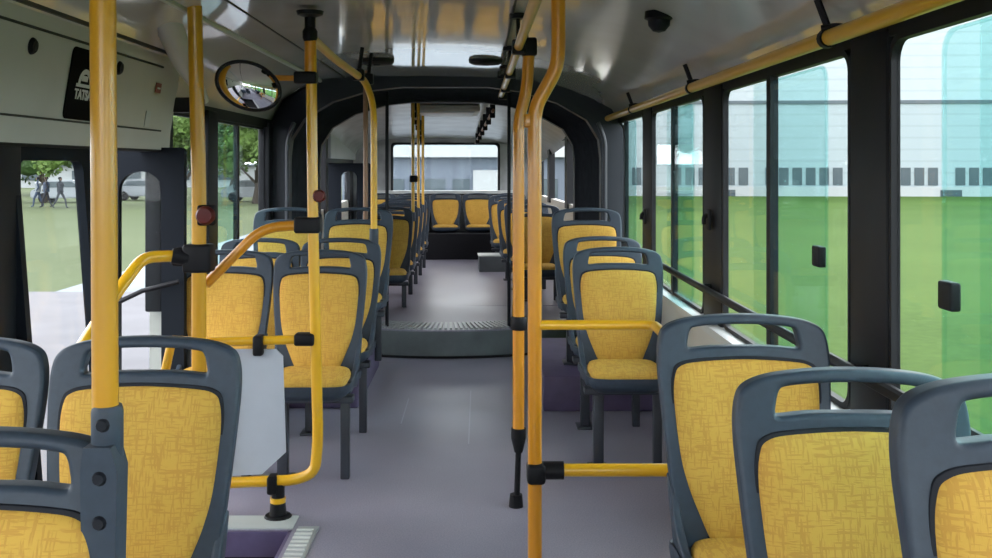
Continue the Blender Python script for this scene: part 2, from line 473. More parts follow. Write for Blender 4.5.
WIN = [0]
def window(y0, y1, x, div, slide0, slide1, latch=None, mt=None, z0=WB, z1=WT, side=1, teal=None, name=None):
    """side window in the plane X=x; thick dark rubber frame, divider, panes, sliding pane"""
    WIN[0] += 1
    r = empty('window_%d' % WIN[0], (x, (y0+y1)/2, z0), 0, None, None, None, 'structure')
    if mt is not None: r.matrix_world = mt @ r.matrix_world
    c = (y0+y1)/2; h = z1-z0
    def yz(a, bb): return a-c, bb-c
    out = rrect(y0-c, y1-c, 0, h, .05); inn = rrect(y0-c+.012, y1-c-.012, .016, h-.014, .05)
    b = MB(); ring_prism(b, out, inn, -.006, .016); b.build('frame', M['dark'], r)
    if div:
        b = MB(); b.box(-.014, .014, div-c-.022, div-c+.022, .01, h-.01); b.build('divider', M['dark'], r, smooth=0)
    b = MB(); b.prism(inn, 'x', .008, .012); b.build('pane', M['glass'], r, smooth=0)
    if slide0 is not None:
        b = MB(); b.prism(rrect(slide0-c, slide1-c, .02, h-.025, .05), 'x', -.006*side-.002, -.006*side+.002); s = b.build('sliding_pane', M['glass_teal'], r, smooth=0)
        b = MB(); ring_prism(b, rrect(slide0-c, slide1-c, .02, h-.025, .05), rrect(slide0-c+.006, slide1-c-.006, .026, h-.031, .05), -.010, -.001); b.build('pane_edge', M['glass_green'], s, smooth=0)
    if teal:
        b = MB(); b.box(.002, .005, teal[0]-c, teal[1]-c, .02, h-.02); b.build('tinted_pane', M['glass_green'], r, smooth=0)
    if latch:
        ly, lz = latch
        b = MB(); b.box(-.024*side, 0, ly-c-.03, ly-c+.03, lz-z0-.03, lz-z0+.03, .006); b.build('latch', M['black'], r)
    return r

def ring_prism(b, out, inn, x0, x1):
    n = len(out)
    V = [[b.bm.verts.new((x, p[0], p[1])) for p in lp] for lp in (out, inn) for x in (x0, x1)]
    oa, ob, ia, ib = V
    for k in range(n):
        j = (k+1) % n
        b.bm.faces.new((oa[k], oa[j], ob[j], ob[k])); b.bm.faces.new((ia[k], ib[k], ib[j], ia[j]))
        b.bm.faces.new((oa[k], ia[k], ia[j], oa[j])); b.bm.faces.new((ob[k], ob[j], ib[j], ib[k]))

window(-1.45, .62, XR-.012, -.4, -1.4, -.4)
window(.94, 2.40, XR-.012, 1.55, 1.55, 2.12, (2.08, 1.128), teal=(1.2, 1.98))
window(2.66, 4.05, XR-.012, 3.38, 2.83, 3.38, (2.88, 1.137), teal=(3.38, 3.62))
window(4.40, 5.72, XR-.012, 5.08, 4.62, 5.08, teal=(4.62, 5.3))
window(6.03, 7.18, XR-.012, 6.76, 6.3, 6.76)

# guard rail along the lower part of the right windows
b = MB(); b.tube([(XR-.05, -1.5, .875), (XR-.05, 7.0, .875)], .016, 10)
for y in (.8, 2.53, 4.25, 5.9): b.cyl((XR-.05, y, .875), (XR-.02, y, .875), .022, 10)
o = b.build('window_guard_rail', M['dark']); tag(o, 'dark guard rail running across the lower right windows', 'rail')
# pillar fittings
for i, (y, z) in enumerate(((4.22, 1.17), (5.86, 1.10))):
    r = empty('pillar_hook', (XR-.03, y, z), 0, ['black fitting on the second window pillar from the front, right wall', 'black fitting on the third window pillar, right wall, farthest from camera', 'black fitting on the wide window pillar nearest the camera'][i], 'fitting')
    b = MB(); b.box(-.012, .0, -.035, .035, -.045, .045, .006); b.build('base', M['black'], r)
    b = MB(); b.tube([(-.01, 0, .02), (-.025, 0, .01), (-.025, 0, -.02)], .010, 8, fil=.01); b.build('hook', M['black'], r)

# ---------------------------------------------------------------- left wall (door between 3.12 and 4.7)
b = MB(); b.box(XL-.06, XL, -1.7, 3.0, -.4, WB).box(XL-.06, XL, 4.72, 7.2, -.4, WB); b.build('wall_left', M['panel'], kind='structure', smooth=0)
b = MB(); b.box(XL-.06, XL+.0, -1.7, 2.95, 1.66, 1.80).box(XL-.06, XL+.01, 4.7, 7.2, 1.66, 1.80)
for y0, y1 in ((-1.7, -1.45), (.6, .9), (2.95, 3.21), (4.62, 4.80), (5.42, 5.62), (6.98, 7.2)):
    b.box(XL-.05, XL+.03, y0, y1, WB-.02 if y0 != 2.95 else -.4, 1.7, .01)
b.box(XL-.06, XL+.04, 2.95, 4.75, 1.46, 1.50)
b.build('wall_left_pillars', M['dark'], kind='structure')
window(-1.45, .6, XL-.02, -.4, None, None, z1=1.66, side=-1)
window(.9, 2.95, XL-.02, 1.9, None, None, z1=1.66, side=-1)
window(4.80, 5.42, XL-.02, None, None, None, z1=1.66, side=-1)
window(5.62, 6.98, XL-.02, 6.24, 5.7, 6.2, z1=1.66, side=-1)

# box above the door: grey panel
b = MB()
b.prism([(-1.56, 1.47), (-1.46, 1.47), (-1.455, 1.555), (-1.41, 1.835), (-1.395, 1.90), (-1.56, 1.90)], 'y', -1.5, 4.70)
b.build('wall_left_header', M['panel'], kind='structure', smooth=0)
b = MB()
b.tube([(-1.4535, -1.4, 1.555), (-1.4535, 4.55, 1.555)], .004, 6).tube([(-1.41, -1.4, 1.835), (-1.41, 4.45, 1.835)], .005, 6).tube([(-1.385, -1.4, 1.90), (-1.385, 4.6, 1.90)], .012, 6)
b.build('trim_8', M['seam'], kind='structure')
def on_panel(u, v):
    # point on the slanting panel plane X = -1.4525 + (z-1.56)*.16
    d = 3.5
    for _ in range(30):
        z = EYE-(v-VY)*d/F; X = -1.4525+(z-1.56)*.163; d = X*F/(u-VX)
    return Vector((X, d, EYE-(v-VY)*d/F))
PN = math.atan(.163)
def panel_frame(name, u, v, label, cat):
    p = on_panel(u, v); r = empty(name, p, 0, label, cat); r.rotation_euler = (0, PN, 0); return r
for (u, v, lab) in ((32, 46, 'round black lock on the grey panel, left of the black sticker'), (119, 68, 'round black lock on the grey panel, right of the foreground pole')):
    r = panel_frame('panel_lock', u, v, lab, 'lock')
    b = MB(); b.lathe([(0, .012), (.02, .012), (.026, .006), (.028, 0)], 20, Matrix.Rotation(PI/2, 4, 'Y')); b.build('cylinder_head', M['black'], r)
    b = MB(); b.box(.011, .015, -.003, .003, -.012, .012); b.build('key_slot', M['seam'], r, smooth=0)
r = panel_frame('door_sticker', 82, 84, 'black sign with a white emblem half hidden by the foreground pole', 'sign')
b = MB(); b.prism(rrect(-.125, .17, -.130, .125, .025), 'x', 0, .004); b.build('plate', M['sticker'], r, smooth=0)
b = MB()
a1 = [(.06*math.cos(math.radians(a)), .055*math.sin(math.radians(a))) for a in range(0, 181, 12)]
a2 = [(.04*math.cos(math.radians(a)), .036*math.sin(math.radians(a))) for a in range(0, 181, 12)]
b.strip([(.006, x+.01, z) for x, z in a1], [(.006, x+.01, z) for x, z in a2])
b.box(.004, .007, -.06, .08, -.012, .0); b.box(.004, .007, -.02, .03, .01, .03)
b.build('emblem', M['white'], r, smooth=0)
cu = bpy.data.curves.new('txt', 'FONT'); cu.body = 'TATSA'; cu.size = .05; cu.align_x = 'CENTER'; cu.extrude = .001; cu.offset = .0015
to = bpy.data.objects.new('txt', cu); COL.objects.link(to); dg = bpy.context.evaluated_depsgraph_get(); dg.update()
tm = bpy.data.meshes.new_from_object(to.evaluated_get(dg)); bpy.data.objects.remove(to)
for v in tm.vertices:
    x, y, z = v.co; v.co = (.006+z, x+.01, y-.055)
tm.materials.clear(); tm.materials.append(M['white']); to = bpy.data.objects.new('lettering', tm); COL.objects.link(to); to.parent = r
r = panel_frame('emergency_sticker', 158, 88, 'small faded red sticker at the end of the grey panel', 'sticker')
b = MB(); b.box(0, .003, -.035, .035, -.022, .022); b.build('red_field', M['redsign'], r, smooth=0)
b = MB(); b.box(.003, .005, -.02, .02, -.005, .003); b.build('pale_mark', M['white'], r, smooth=0)
r = panel_frame('notice_sticker', 147, 120, 'pale blank notice below the small red sticker', 'sticker')
b = MB(); b.box(0, .003, -.03, .03, -.03, .04); b.build('paper', M['lightgrey'], r, smooth=0)
r = empty('door_actuator', pt(176, 104, 4.72), 0, 'black door mechanism arm at the corner above the folded leaf', 'door mechanism')
b = MB(); b.box(-.06, .13, -.03, .03, -.04, .03, .01); b.build('housing', M['black'], r)
b = MB(); b.cyl((-.1, 0, .01), (-.06, 0, .01), .012, 10); b.build('arm', M['black'], r)

# door leaves
def leaf_ring(out, inn, thick, name, m, parent, mt):
    b = MB(); ring_prism(b, out, inn, -thick/2, thick/2); b.xf(mt); return b.build(name, m, parent)
d1 = empty('door_1', (XL, 3.55, -.33), 0, None, None, None, 'structure')
sh = Matrix.Shear('XY', 4, (0, 0))
lean = Matrix(((1, 0, -.075, 0), (0, 1, 0, 0), (0, 0, 1, 0), (0, 0, 0, 1)))
mt = lean @ Matrix.Translation((.135, 0, 0))
leaf_ring(rrect(-.38, .34, .02, 1.79, .02), rrect(-.345, .17, .12, 1.745, .04), .035, 'leaf_frame', M['doorframe'], d1, mt)
b = MB(); b.prism(rrect(-.345, .17, .12, 1.745, .04), 'x', -.003, .003); b.xf(mt); b.build('leaf_pane', M['glass'], d1, smooth=0)
# folded leaf standing across the doorway
d2 = empty('door_2', (-1.53, 4.60, -.33), 0, None, None, None, 'structure')
T90 = Matrix.Rotation(-PI/2, 4, 'Z')
leaf_ring(rrect(-.18, .175, .02, 1.81, .02), rrect(-.125, .07, .95-.4, 1.70, .09), .04, 'leaf_frame', M['doorframe'], d2, T90)
b = MB(); b.prism(rrect(-.125, .07, .55, 1.70, .09), 'x', -.003, .003); b.xf(T90); b.build('leaf_pane', M['glass'], d2, smooth=0)
b = MB(); b.tube([(-.17, -.05, 1.08), (.0, -.07, 1.16), (.16, -.05, 1.20)], .011, 8); b.build('handle', M['dark'], d2)
b = MB(); b.box(-.19, -.165, -.06, -.02, 1.15, 1.35, .005); b.build('hinge', M['black'], d2)

# front wall with windscreen behind the camera
b = MB(); b.box(XL-.06, XR+.06, -1.8, -1.7, -.4, .75).box(XL-.06, XR+.06, -1.8, -1.7, 2.0, 2.15).box(XL-.06, XL+.08, -1.8, -1.7, .7, 1.9).box(XR-.08, XR+.06, -1.8, -1.7, .7, 1.9)
b.build('wall_front', M['panel'], kind='structure', smooth=0)
b = MB(); b.box(XL+.08, XR-.08, -1.76, -1.75, .75, 2.0); b.build('window_windscreen', M['glass'], kind='structure', smooth=0)

# ---------------------------------------------------------------- articulation: portal frames, bellows
def arch(ex=0.0, dz=0.0, n=10):
    c = [(.86, -.02), (.86, 1.45), (.845, 1.58), (.76, 1.72), (.55, 1.84), (.28, 1.925), (.05, 1.955), (-.55, 1.955), (-.78, 1.93), (-1.05, 1.85), (-1.25, 1.73), (-1.345, 1.58), (-1.36, 1.45), (-1.36, -.02)]
    out = []
    cx = -.25
    for x, z in c:
        k = (z/1.955)
        out.append((cx+(x-cx)*(1+ex/1.1), z+(ex*max(0, (z-1.3)/.65))+dz))
    return out
def frame_arch(y0, y1, e0, e1, name, m, mt=None):
    b = MB(); a, c = arch(e0), arch(e1)
    for p, q in zip(zip(a, a[1:]), zip(c, c[1:])):
        (a0, a1), (c0, c1) = p, q
        V = [b.bm.verts.new((x, y, z)) for y in (y0, y1) for x, z in (a0, a1, c1, c0)]
        for f in ((0, 1, 2, 3), (7, 6, 5, 4), (0, 4, 5, 1), (3, 2, 6, 7), (1, 5, 6, 2), (0, 3, 7, 4)): b.bm.faces.new([V[i] for i in f])
    bmesh.ops.remove_doubles(b.bm, verts=b.bm.verts[:], dist=1e-4)
    if mt: b.xf(mt)
    return b.build(name, m, kind='structure')
frame_arch(7.10, 7.22, 0, .17, 'wall_portal_front', M['portal'])
frame_arch(8.55, 8.66, -.02, .2, 'wall_portal_rear', M['portal'], RM)
b = MB(); rings = []
NP = 15
for k in range(2*NP+1):
    y = 7.2+(8.6-7.2)*k/(2*NP)
    e = (.075 if k % 2 else .0)
    ang = Matrix.Identity(4) if y < 7.5 else (RM if y > 8.3 else Matrix.Translation(PIV) @ Matrix.Rotation(TH*(y-7.5)/.8, 4, 'Z') @ Matrix.Translation((.25, -7.9, 0)))
    rings.append([ang @ Vector((x, y, z)) for x, z in arch(e)])
for r0, r1 in zip(rings, rings[1:]): b.strip(r0, r1)
for k in (0,): pass
b.build('wall_bellows', M['bellows'], kind='structure', smooth=0)
b = MB(); b.strip([Vector((x, 7.2, z)) for x, z in arch(.2)], [RM @ Vector((x, 8.62, z)) for x, z in arch(.2)]); b.build('wall_bellows_outer', M['black'], kind='structure')
# grey duct hoops beside the bellows
for i, (u, d, lab) in enumerate(((287, 7.05, 'grey vertical hose beside the bellows on the left'), (605, 7.05, 'grey vertical hose beside the bellows on the right'))):
    p = pt(u, 300, d); b = MB(); b.tube([(0, 0, -p.z), (0, 0, 1.58-p.z), (.05*(1 if i == 0 else -1), 0, 1.70-p.z)], .016, 10, fil=.08)
    o = b.build('cable_hose', M['leg'], loc=(p.x, d-.0, p.z)); tag(o, lab, 'hose')
for i, (u, lab) in enumerate(((387, 'thin dark upright at the left side of the aisle in the articulation'), (509, 'thin dark upright at the right side of the aisle in the articulation'))):
    x = (u-VX)*7.4/F
    b = MB(); b.tube([(0, 0, 0), (0, 0, 1.75)], .013, 10); o = b.build('portal_upright', M['dark'], loc=(x, 7.4, .2)); tag(o, lab, 'pole')

# ---------------------------------------------------------------- rear section shell
b = MB(); b.box(XR, XR+.06, 8.6, 13.5, -.2, 1.0).xf(RM); b.build('wall_right_rear', M['panel'], kind='structure', smooth=0)
b = MB(); b.box(XR-.01, XR+.06, 8.6, 13.5, 1.66, 1.82)
for y0, y1 in ((8.6, 8.8), (10.2, 10.4), (11.9, 12.1), (13.2, 13.5)): b.box(XR-.02, XR+.05, y0, y1, .95, 1.7)
b.xf(RM); b.build('wall_right_rear_pillars', M['dark'], kind='structure', smooth=0)
for a in ((8.8, 10.2), (10.4, 11.9), (12.1, 13.2)): window(a[0], a[1], XR+.02, (a[0]+a[1])/2, None, None, mt=RM, z0=.95, z1=1.66)
b = MB(); b.box(XL-.06, XL, 8.6, 10.4, -.2, .95).box(XL-.06, XL, 12.0, 13.5, -.2, .95); b.xf(RM); b.build('wall_left_rear', M['panel'], kind='structure', smooth=0)
b = MB(); b.box(XL-.05, XL+.02, 8.6, 8.8, .9, 1.75).box(XL-.05, XL+.02, 10.2, 10.45, -.2, 1.75).box(XL-.05, XL+.02, 12.9, 13.5, .2, 1.75).box(XL-.05, XL+.02, 10.4, 13, 1.42, 1.47).box(XL-.06, XL, 8.6, 10.4, 1.66, 1.8)
b.xf(RM); b.build('wall_left_rear_pillars', M['dark'], kind='structure', smooth=0)
b = MB(); b.box(XL-.05, XL+.05, 10.4, 13.5, 1.47, 1.78); b.xf(RM); b.build('wall_left_rear_header', M['panel_white'], kind='structure', smooth=0)
window(8.8, 10.2, XL-.02, 9.5, None, None, mt=RM, z0=.95, z1=1.66)
d3 = empty('door_3', RM @ Vector((-1.33, 11.0, 0)), TH, None, None, None, 'structure')
leaf_ring(rrect(-.25, .25, .0, 1.42, .02), rrect(-.07, .10, .55, 1.33, .07), .04, 'leaf_frame', M['doorframe'], d3, T90)
b = MB(); b.prism(rrect(-.07, .10, .55, 1.33, .07), 'x', -.003, .003); b.xf(T90); b.build('leaf_pane', M['glass'], d3, smooth=0)
# rear wall with the back window
b = MB()
b.box(XL, XR, 13.4, 13.5, .15, 1.02).box(XL, XR, 13.4, 13.5, 1.68, 2.1).box(XL, -.97, 13.4, 13.5, 1.0, 1.7).box(.47, XR, 13.4, 13.5, 1.0, 1.7)
b.xf(RM); b.build('wall_back', M['ceiling_rear'], kind='structure', smooth=0)
r = empty('window_back', RM @ Vector((-.25, 13.41, 1.02)), TH, None, None, None, 'structure')
b = MB(); ring_prism(b, rrect(-.73, .73, -.02, .68, .05), rrect(-.70, .70, .01, .65, .05), -.03, .03); b.xf(T90); b.build('frame', M['dark'], r)
b = MB(); b.prism(rrect(-.70, .70, .01, .65, .05), 'x', -.003, .003); b.xf(T90); b.build('pane', M['glass'], r, smooth=0)
# pale ledge under the back window
b = MB(); b.box(-1.2, .7, 13.25, 13.4, 1.02, 1.06).xf(RM); b.build('trim_9', M['lightgrey'], kind='structure', smooth=0)
# roof hatch in the rear ceiling
r = empty('roof_hatch', RM @ Vector((-.25, 10.2, 1.955)), TH, 'grey ceiling hatch in the rear section above the aisle', 'roof hatch')
b = MB(); b.box(-.32, .32, -.5, .5, -.03, .03, .01); b.build('frame', M['panel'], r)
b = MB(); b.box(-.27, .27, -.45, .45, -.045, -.02, .01); b.build('cover', M['grille'], r)

# wheel-arch platforms
b = MB(); b.box(.46, XR, .5, 1.5, 0, .13, .01); o = b.build('seat_platform', M['purple']); tag(o, 'dark raised box under the nearest right corner seat', 'platform')
b = MB(); b.box(.36, XR, 5.68, 6.95, 0, .2, .01); o = b.build('seat_platform', M['purple']); tag(o, 'dark purple raised box on the right floor under the far seats', 'platform')
b = MB(); b.box(XL, -.70, 5.75, 6.95, 0, .2, .01); o = b.build('seat_platform', M['purple']); tag(o, 'dark raised box on the left floor under the seat before the articulation', 'platform')
rt = empty('seat_platform', RM @ Vector((.31, 11.2, .2)), TH, 'low grey box with a pale top edge at the rear right', 'platform')
b = MB(); b.box(-.19, .43, 0, .35, 0, .17); b.build('body', M['riser'], rt, smooth=0)
b = MB(); b.box(-.20, .43, -.01, .35, .17, .185); b.build('top_edge', M['lightgrey'], rt, smooth=0)

# ---------------------------------------------------------------- seats
REC = math.radians(9)
def recl(z, y=0.0, zt=1.0): return y-math.tan(REC)*(zt-z)

def mirror_outline(half):
    return half+[(-x, z) for x, z in reversed(half) if x > 1e-6]
OUT = mirror_outline([(0, .36), (.10, .362), (.155, .39), (.175, .44), (.192, .55), (.206, .68), (.216, .80), (.220, .88), (.216, .935), (.200, .968), (.155, .987), (.08, .997), (0.0, 1.0)])
HOLE = mirror_outline([(0, .922), (.08, .921), (.132, .916), (.143, .921), (.141, .94), (.134, .962), (.12, .969), (.07, .974), (0, .976)])
PAD = mirror_outline([(0, .435), (.06, .436), (.086, .441), (.105, .462), (.132, .52), (.160, .59), (.178, .67), (.187, .80), (.182, .858), (.166, .880), (.12, .890), (0, .896)])

def pad_mesh(outline, thick, cx, cz, to3d, rings=9, seat=False):
    bm = bmesh.new(); pts = catmull(outline, 5)
    R = [bm.verts.new(to3d(cx, cz, thick))]
    prev = None; ks = [0.2, .4, .58, .72, .83, .91, .965, 1.0]
    for k in ks:
        h = thick*(1-k**5)**.5 if k < 1 else 0
        ring = [bm.verts.new(to3d(cx+(x-cx)*k, cz+(z-cz)*k, h)) for x, z in pts]
        n = len(ring)
        for i in range(n):
            if prev is None: bm.faces.new((R[0], ring[i], ring[(i+1) % n]))
            else: bm.faces.new((prev[i], prev[(i+1) % n], ring[(i+1) % n], ring[i]))
        prev = ring
    ring = [bm.verts.new(to3d(x, z, -.012)) for x, z in pts]
    for i in range(n): bm.faces.new((prev[i], prev[(i+1) % n], ring[(i+1) % n], ring[i]))
    bm.faces.new(ring)
    bmesh.ops.recalc_face_normals(bm, faces=bm.faces[:])
    return bm

def make_seat():
    r = empty('bus_seat', (0, 0, 0))
    # backrest shell
    me = plate([catmull(OUT, 5), catmull(HOLE, 3)], .021, .010, 'backrest_shell')
    for v in me.vertices:
        x, y, z = v.co
        wing = max(0, (abs(x)-.15)/.07)*max(0, min(1, (.9-z)/.3))*.02
        v.co = (x, y+recl(z)-wing, z)
    sh = mesh_obj('backrest_shell', me, M['shell'], r, 32, True)
    # handle is the bar above the opening; pad
    bm = pad_mesh(PAD, .030, 0, .66, lambda x, z, h: (x, recl(z)-.021-h, z))
    m2 = bpy.data.meshes.new('backrest_pad'); bm.to_mesh(m2); bm.free(); mesh_obj('backrest_pad', m2, M['fabric'], r, 60)
    # dark gasket around the pad
    me = plate([catmull([(x*1.018, .66+(z-.66)*1.014) for x, z in PAD], 5)], .004, .002, 'pad_border', 1)
    for v in me.vertices:
        x, y, z = v.co; v.co = (x, y+recl(z)-.023, z)
    mesh_obj('pad_border', me, M['shell_dark'], r, 32)
    # seat pan : shell below the cushion
    PAN = mirror_outline([(0, -.46), (.11, -.458), (.165, -.44), (.188, -.40), (.196, -.28), (.196, -.15), (.185, -.06), (0, -.05)])
    b = MB(); pl = catmull(PAN, 4)
    lv = [(.40, .90, .97), (.415, .985, 1.0), (.435, 1.0, 1.0), (.450, .99, 1.0), (.447, .95, .97)]
    rings = [[b.bm.verts.new((x*k, -.25+(y+.25)*q, z+(.02*(1 if y < -.4 else 0) if 0 else 0))) for x, y in pl] for z, k, q in [(.375, .75, .8)]+lv]
    n = len(pl)
    for a, c in zip(rings, rings[1:]):
        for i in range(n): b.bm.faces.new((a[i], a[(i+1) % n], c[(i+1) % n], c[i]))
    b.bm.faces.new(rings[0]); b.bm.faces.new(rings[-1])
    b.build('seat_pan', M['shell'], r, 40)
    CU = mirror_outline([(0, -.452), (.10, -.450), (.15, -.435), (.168, -.40), (.174, -.30), (.165, -.18), (.135, -.11), (0, -.105)])
    bm = pad_mesh(CU, .032, 0, -.28, lambda x, y, h: (x, y, .452+h))
    m2 = bpy.data.meshes.new('seat_cushion'); bm.to_mesh(m2); bm.free(); mesh_obj('seat_cushion', m2, M['fabric'], r, 60)
    # side gussets joining pan and back
    for s in (-1, 1):
        me = plate([catmull([(-.36, .40), (-.22, .395), (-.10, .38), (-.075, .45), (-.055, .60), (-.085, .60), (-.13, .50), (-.24, .455), (-.36, .45)], 4)], .011, .006, 'side_gusset', 2)
        for v in me.vertices:
            x, y, z = v.co; v.co = (s*.180+y+s*(z-.45)*.08, x, z)
        mesh_obj('side_gusset', me, M['shell'], r, 32)
    return r

def add_leg(r, h=.40, side=-1):
    """pedestal post on the aisle side + cross beam to the wall"""
    b = MB(); x = side*.125
    b.box(x-.024, x+.024, -.30, -.25, .012, h, .006); o = b.build('leg', M['leg'], r)
    b = MB(); b.box(x-.045, x+.045, -.34, -.21, 0, .012, .004); b.build('floor_plate', M['leg'], o)
    b = MB(); b.box(-.19, .19, -.31, -.24, h-.03, h, .006); b.build('cross_beam', M['leg'], r)
    b = MB(); x = -side*.15
    b.box(x-.02, x+.02, -.28, -.24, 0, h-.02, .005); b.build('leg', M['leg'], r)

proto = make_seat()
first = [True]
GRP = 'yellow and grey bus seats'
def seat(x, d, z, label, side=-1, mt=None, low=False, drop=0.0):
    """x = centre, d = distance of the top of the backrest"""
    r = copy_tree(proto)
    h = .375
    p = Vector((x, d, z)); rz = 0
    if mt is not None: p = mt @ p; rz = TH
    if low: drop = .16                          # short pedestal: shell dropped, short legs
    for c in r.children: c.location.z -= drop
    h -= drop
    add_leg(r, h, side)
    r.location = p; r.rotation_euler = (0, 0, rz); r.scale = (1, 1, 1)
    if x > .6 and d < 3 and z == 0: r.scale.z = 1.015
    tag(r, label, 'seat', GRP)
    return r

seat(-.755, 1.52, 0, 'yellow padded grey seat at bottom left corner with the pole clamp on it')
seat(-.775, 2.34, 0, 'yellow padded seat behind the left foreground pole, beside the white barrier panel')
seat(-1.226, 2.34, 0, 'yellow padded window seat cut by the left edge, by the open door')
seat(-.752, 4.73, 0, 'yellow aisle seat directly behind the white barrier panel and its yellow post')
seat(-1.194, 4.73, 0, 'yellow window seat behind the barrier, beside the thick pole with red button')
seat(-.762, 5.50, 0, 'yellow left aisle seat in the second row behind the barrier, pole on its corner')
seat(-1.205, 5.50, 0, 'yellow left window seat in the second row behind the barrier')
seat(-.775, 6.40, .2, 'raised yellow left aisle seat on the box before the articulation', drop=.07)
seat(-1.225, 6.40, .2, 'raised yellow left window seat next to the black bellows', drop=.07)
seat(.75, 1.30, .13, 'yellow seat at the bottom right corner, nearest the camera and cut by the edge', 1)
seat(.697, 1.90, 0, 'yellow right seat between the corner seat and the one by the low yellow bars')
seat(.675, 2.59, 0, 'yellow right seat touching the two horizontal yellow bars')
seat(.67, 4.89, 0, 'yellow right seat seen whole behind the horizontal yellow bars')
seat(.685, 5.62, .0, 'yellow right seat half hidden just behind the fully visible one')
seat(.672, 6.33, .2, 'raised yellow right seat next to the bellows, last before the articulation', drop=.07)
# rear section
names = ['first', 'second', 'third', 'fourth', 'fifth']
for k, d in enumerate((8.72, 9.55, 10.35, 11.15, 11.95)):
    seat(-.77+.028*k, d, .2, 'yellow left aisle seat in the %s row behind the articulation' % names[k], mt=RM, low=True)
for k, d in enumerate((9.1, 9.9, 10.7)):
    seat(.56-.025*k, d, .2, 'yellow right aisle seat in the %s row behind the articulation' % names[k], mt=RM, low=True)
for k, d in enumerate((11.85,)):
    seat(.48, d+.25, .2, 'yellow right seat %s the low box, in the rear section' % ['just behind', 'second behind'][k], mt=RM, low=True)
bn = empty('bench_base', RM @ Vector((-.25, 13.0, .2)), TH, 'black box under the back row of seats', 'seat base')
b = MB(); b.box(-1.17, 1.17, -.32, .16, 0, .33, .01); b.build('body', M['black'], bn)
lb = ['leftmost seat of the back row below the back window', 'second seat from the left in the back row', 'middle seat of the back row facing the aisle', 'back row seat just right of the middle one', 'rightmost seat of the back row']
for k in range(5):
    r = copy_tree(proto)
    for c in r.children: c.location.z -= .40
    r.location = RM @ Vector((-.25+(k-2)*.43, 13.22, .562)); r.rotation_euler = (0, 0, TH); r.scale = (.93, .93, .78)
    tag(r, 'yellow '+lb[k], 'seat', GRP)
def kill(o):
    for c in list(o.children): kill(c)
    bpy.data.objects.remove(o)
kill(proto)

# ---------------------------------------------------------------- poles and rails
PR = .0195
def collar(parent, p, r=.033, h=.05, axis='z', m='black', name='clamp'):
    b = MB(); p = Vector(p); a = {'z': Vector((0, 0, 1)), 'x': Vector((1, 0, 0)), 'y': Vector((0, 1, 0))}[axis]*h/2
    b.tube([p-a, p-a*.8, p+a*.8, p+a], [r*.9, r, r, r*.9], 18); return b.build(name, M[m], parent)

# foreground pole clamped to the seat
r = empty('grab_pole', (-.562, 1.50, 1.0), 0, 'thick yellow pole in the left foreground, clamped to the corner seat', 'pole')
b = MB(); b.tube([(0, 0, .03), (-.006, 0, 1.03)], .0192, 20); b.build('tube', M['gold'], r)
o = collar(r, (.003, 0, -.005), .0235, .09, m='shell', name='socket')
b = MB(); b.prism([(-.022, -.22), (.026, -.22), (.03, -.05), (.02, -.015), (-.02, -.015), (-.024, -.05)], 'y', -.035, .012); b.build('bracket', M['shell'], r)
for z in (-.06, -.125, .015):
    b = MB(); b.lathe([(0, .006), (.008, .006), (.011, 0)], 12, Matrix.Translation((.004, -.035 if z < 0 else -.022, z)) @ Matrix.Rotation(PI/2, 4, 'X')); b.build('bolt', M['shell_dark'], r)
collar(r, (-.006, 0, 1.015), .035, .02)

# barrier behind the door: thick post
r = empty('grab_pole', (-1.096, 3.9, 0), 0, 'thick yellow pole left of the barrier, with a red stop button', 'pole')
b = MB(); b.tube([(0, 0, 0), (0, 0, 1.3), (.0, -.06, 2.02)], .028, 20); b.build('tube', M['gold'], r)
z = 1.4-.093*3.9
b = MB(); b.box(-.055, .055, -.045, .045, z-.055, z+.055, .012); b.box(-.10, -.05, -.03, .03, z-.03, z+.04, .01); b.build('clamp', M['black'], r)
o = collar(r, (0, 0, .02), .045, .04)
bt = MB(); bt.lathe([(0, .03), (.028, .028), (.036, .015), (.038, 0)], 20, Matrix.Translation((.035, -.03, 1.4-.05*3.9)) @ Matrix.Rotation(PI/2, 4, 'X')); o = bt.build('stop_button', M['red'], r)
bt = MB(); bt.box(.0, .07, -.035, .01, 1.4-.05*3.9-.04, 1.4-.05*3.9+.04, .01); bt.build('button_box', M['black'], o)

# handrail going left towards the door
r = empty('hand_rail', (-1.17, 3.88, 1.05), 0, 'bent yellow handrail reaching from the thick pole towards the door', 'handrail')
P = [pt(183, 258, 3.88), pt(172, 256, 3.86), pt(143, 257, 3.80), pt(117, 292, 3.65), pt(80, 350, 3.35)]
b = MB(); b.tube([p-Vector((-1.17, 3.88, 1.05)) for p in P], .0225, 16, fil=.05); b.build('tube', M['yellow'], r)
b = MB(); b.cyl(P[0]-Vector((-1.17, 3.88, 1.05))+Vector((.02, 0, 0)), P[1]-Vector((-1.17, 3.88, 1.05)), .03, 14); b.build('end_socket', M['black'], r)

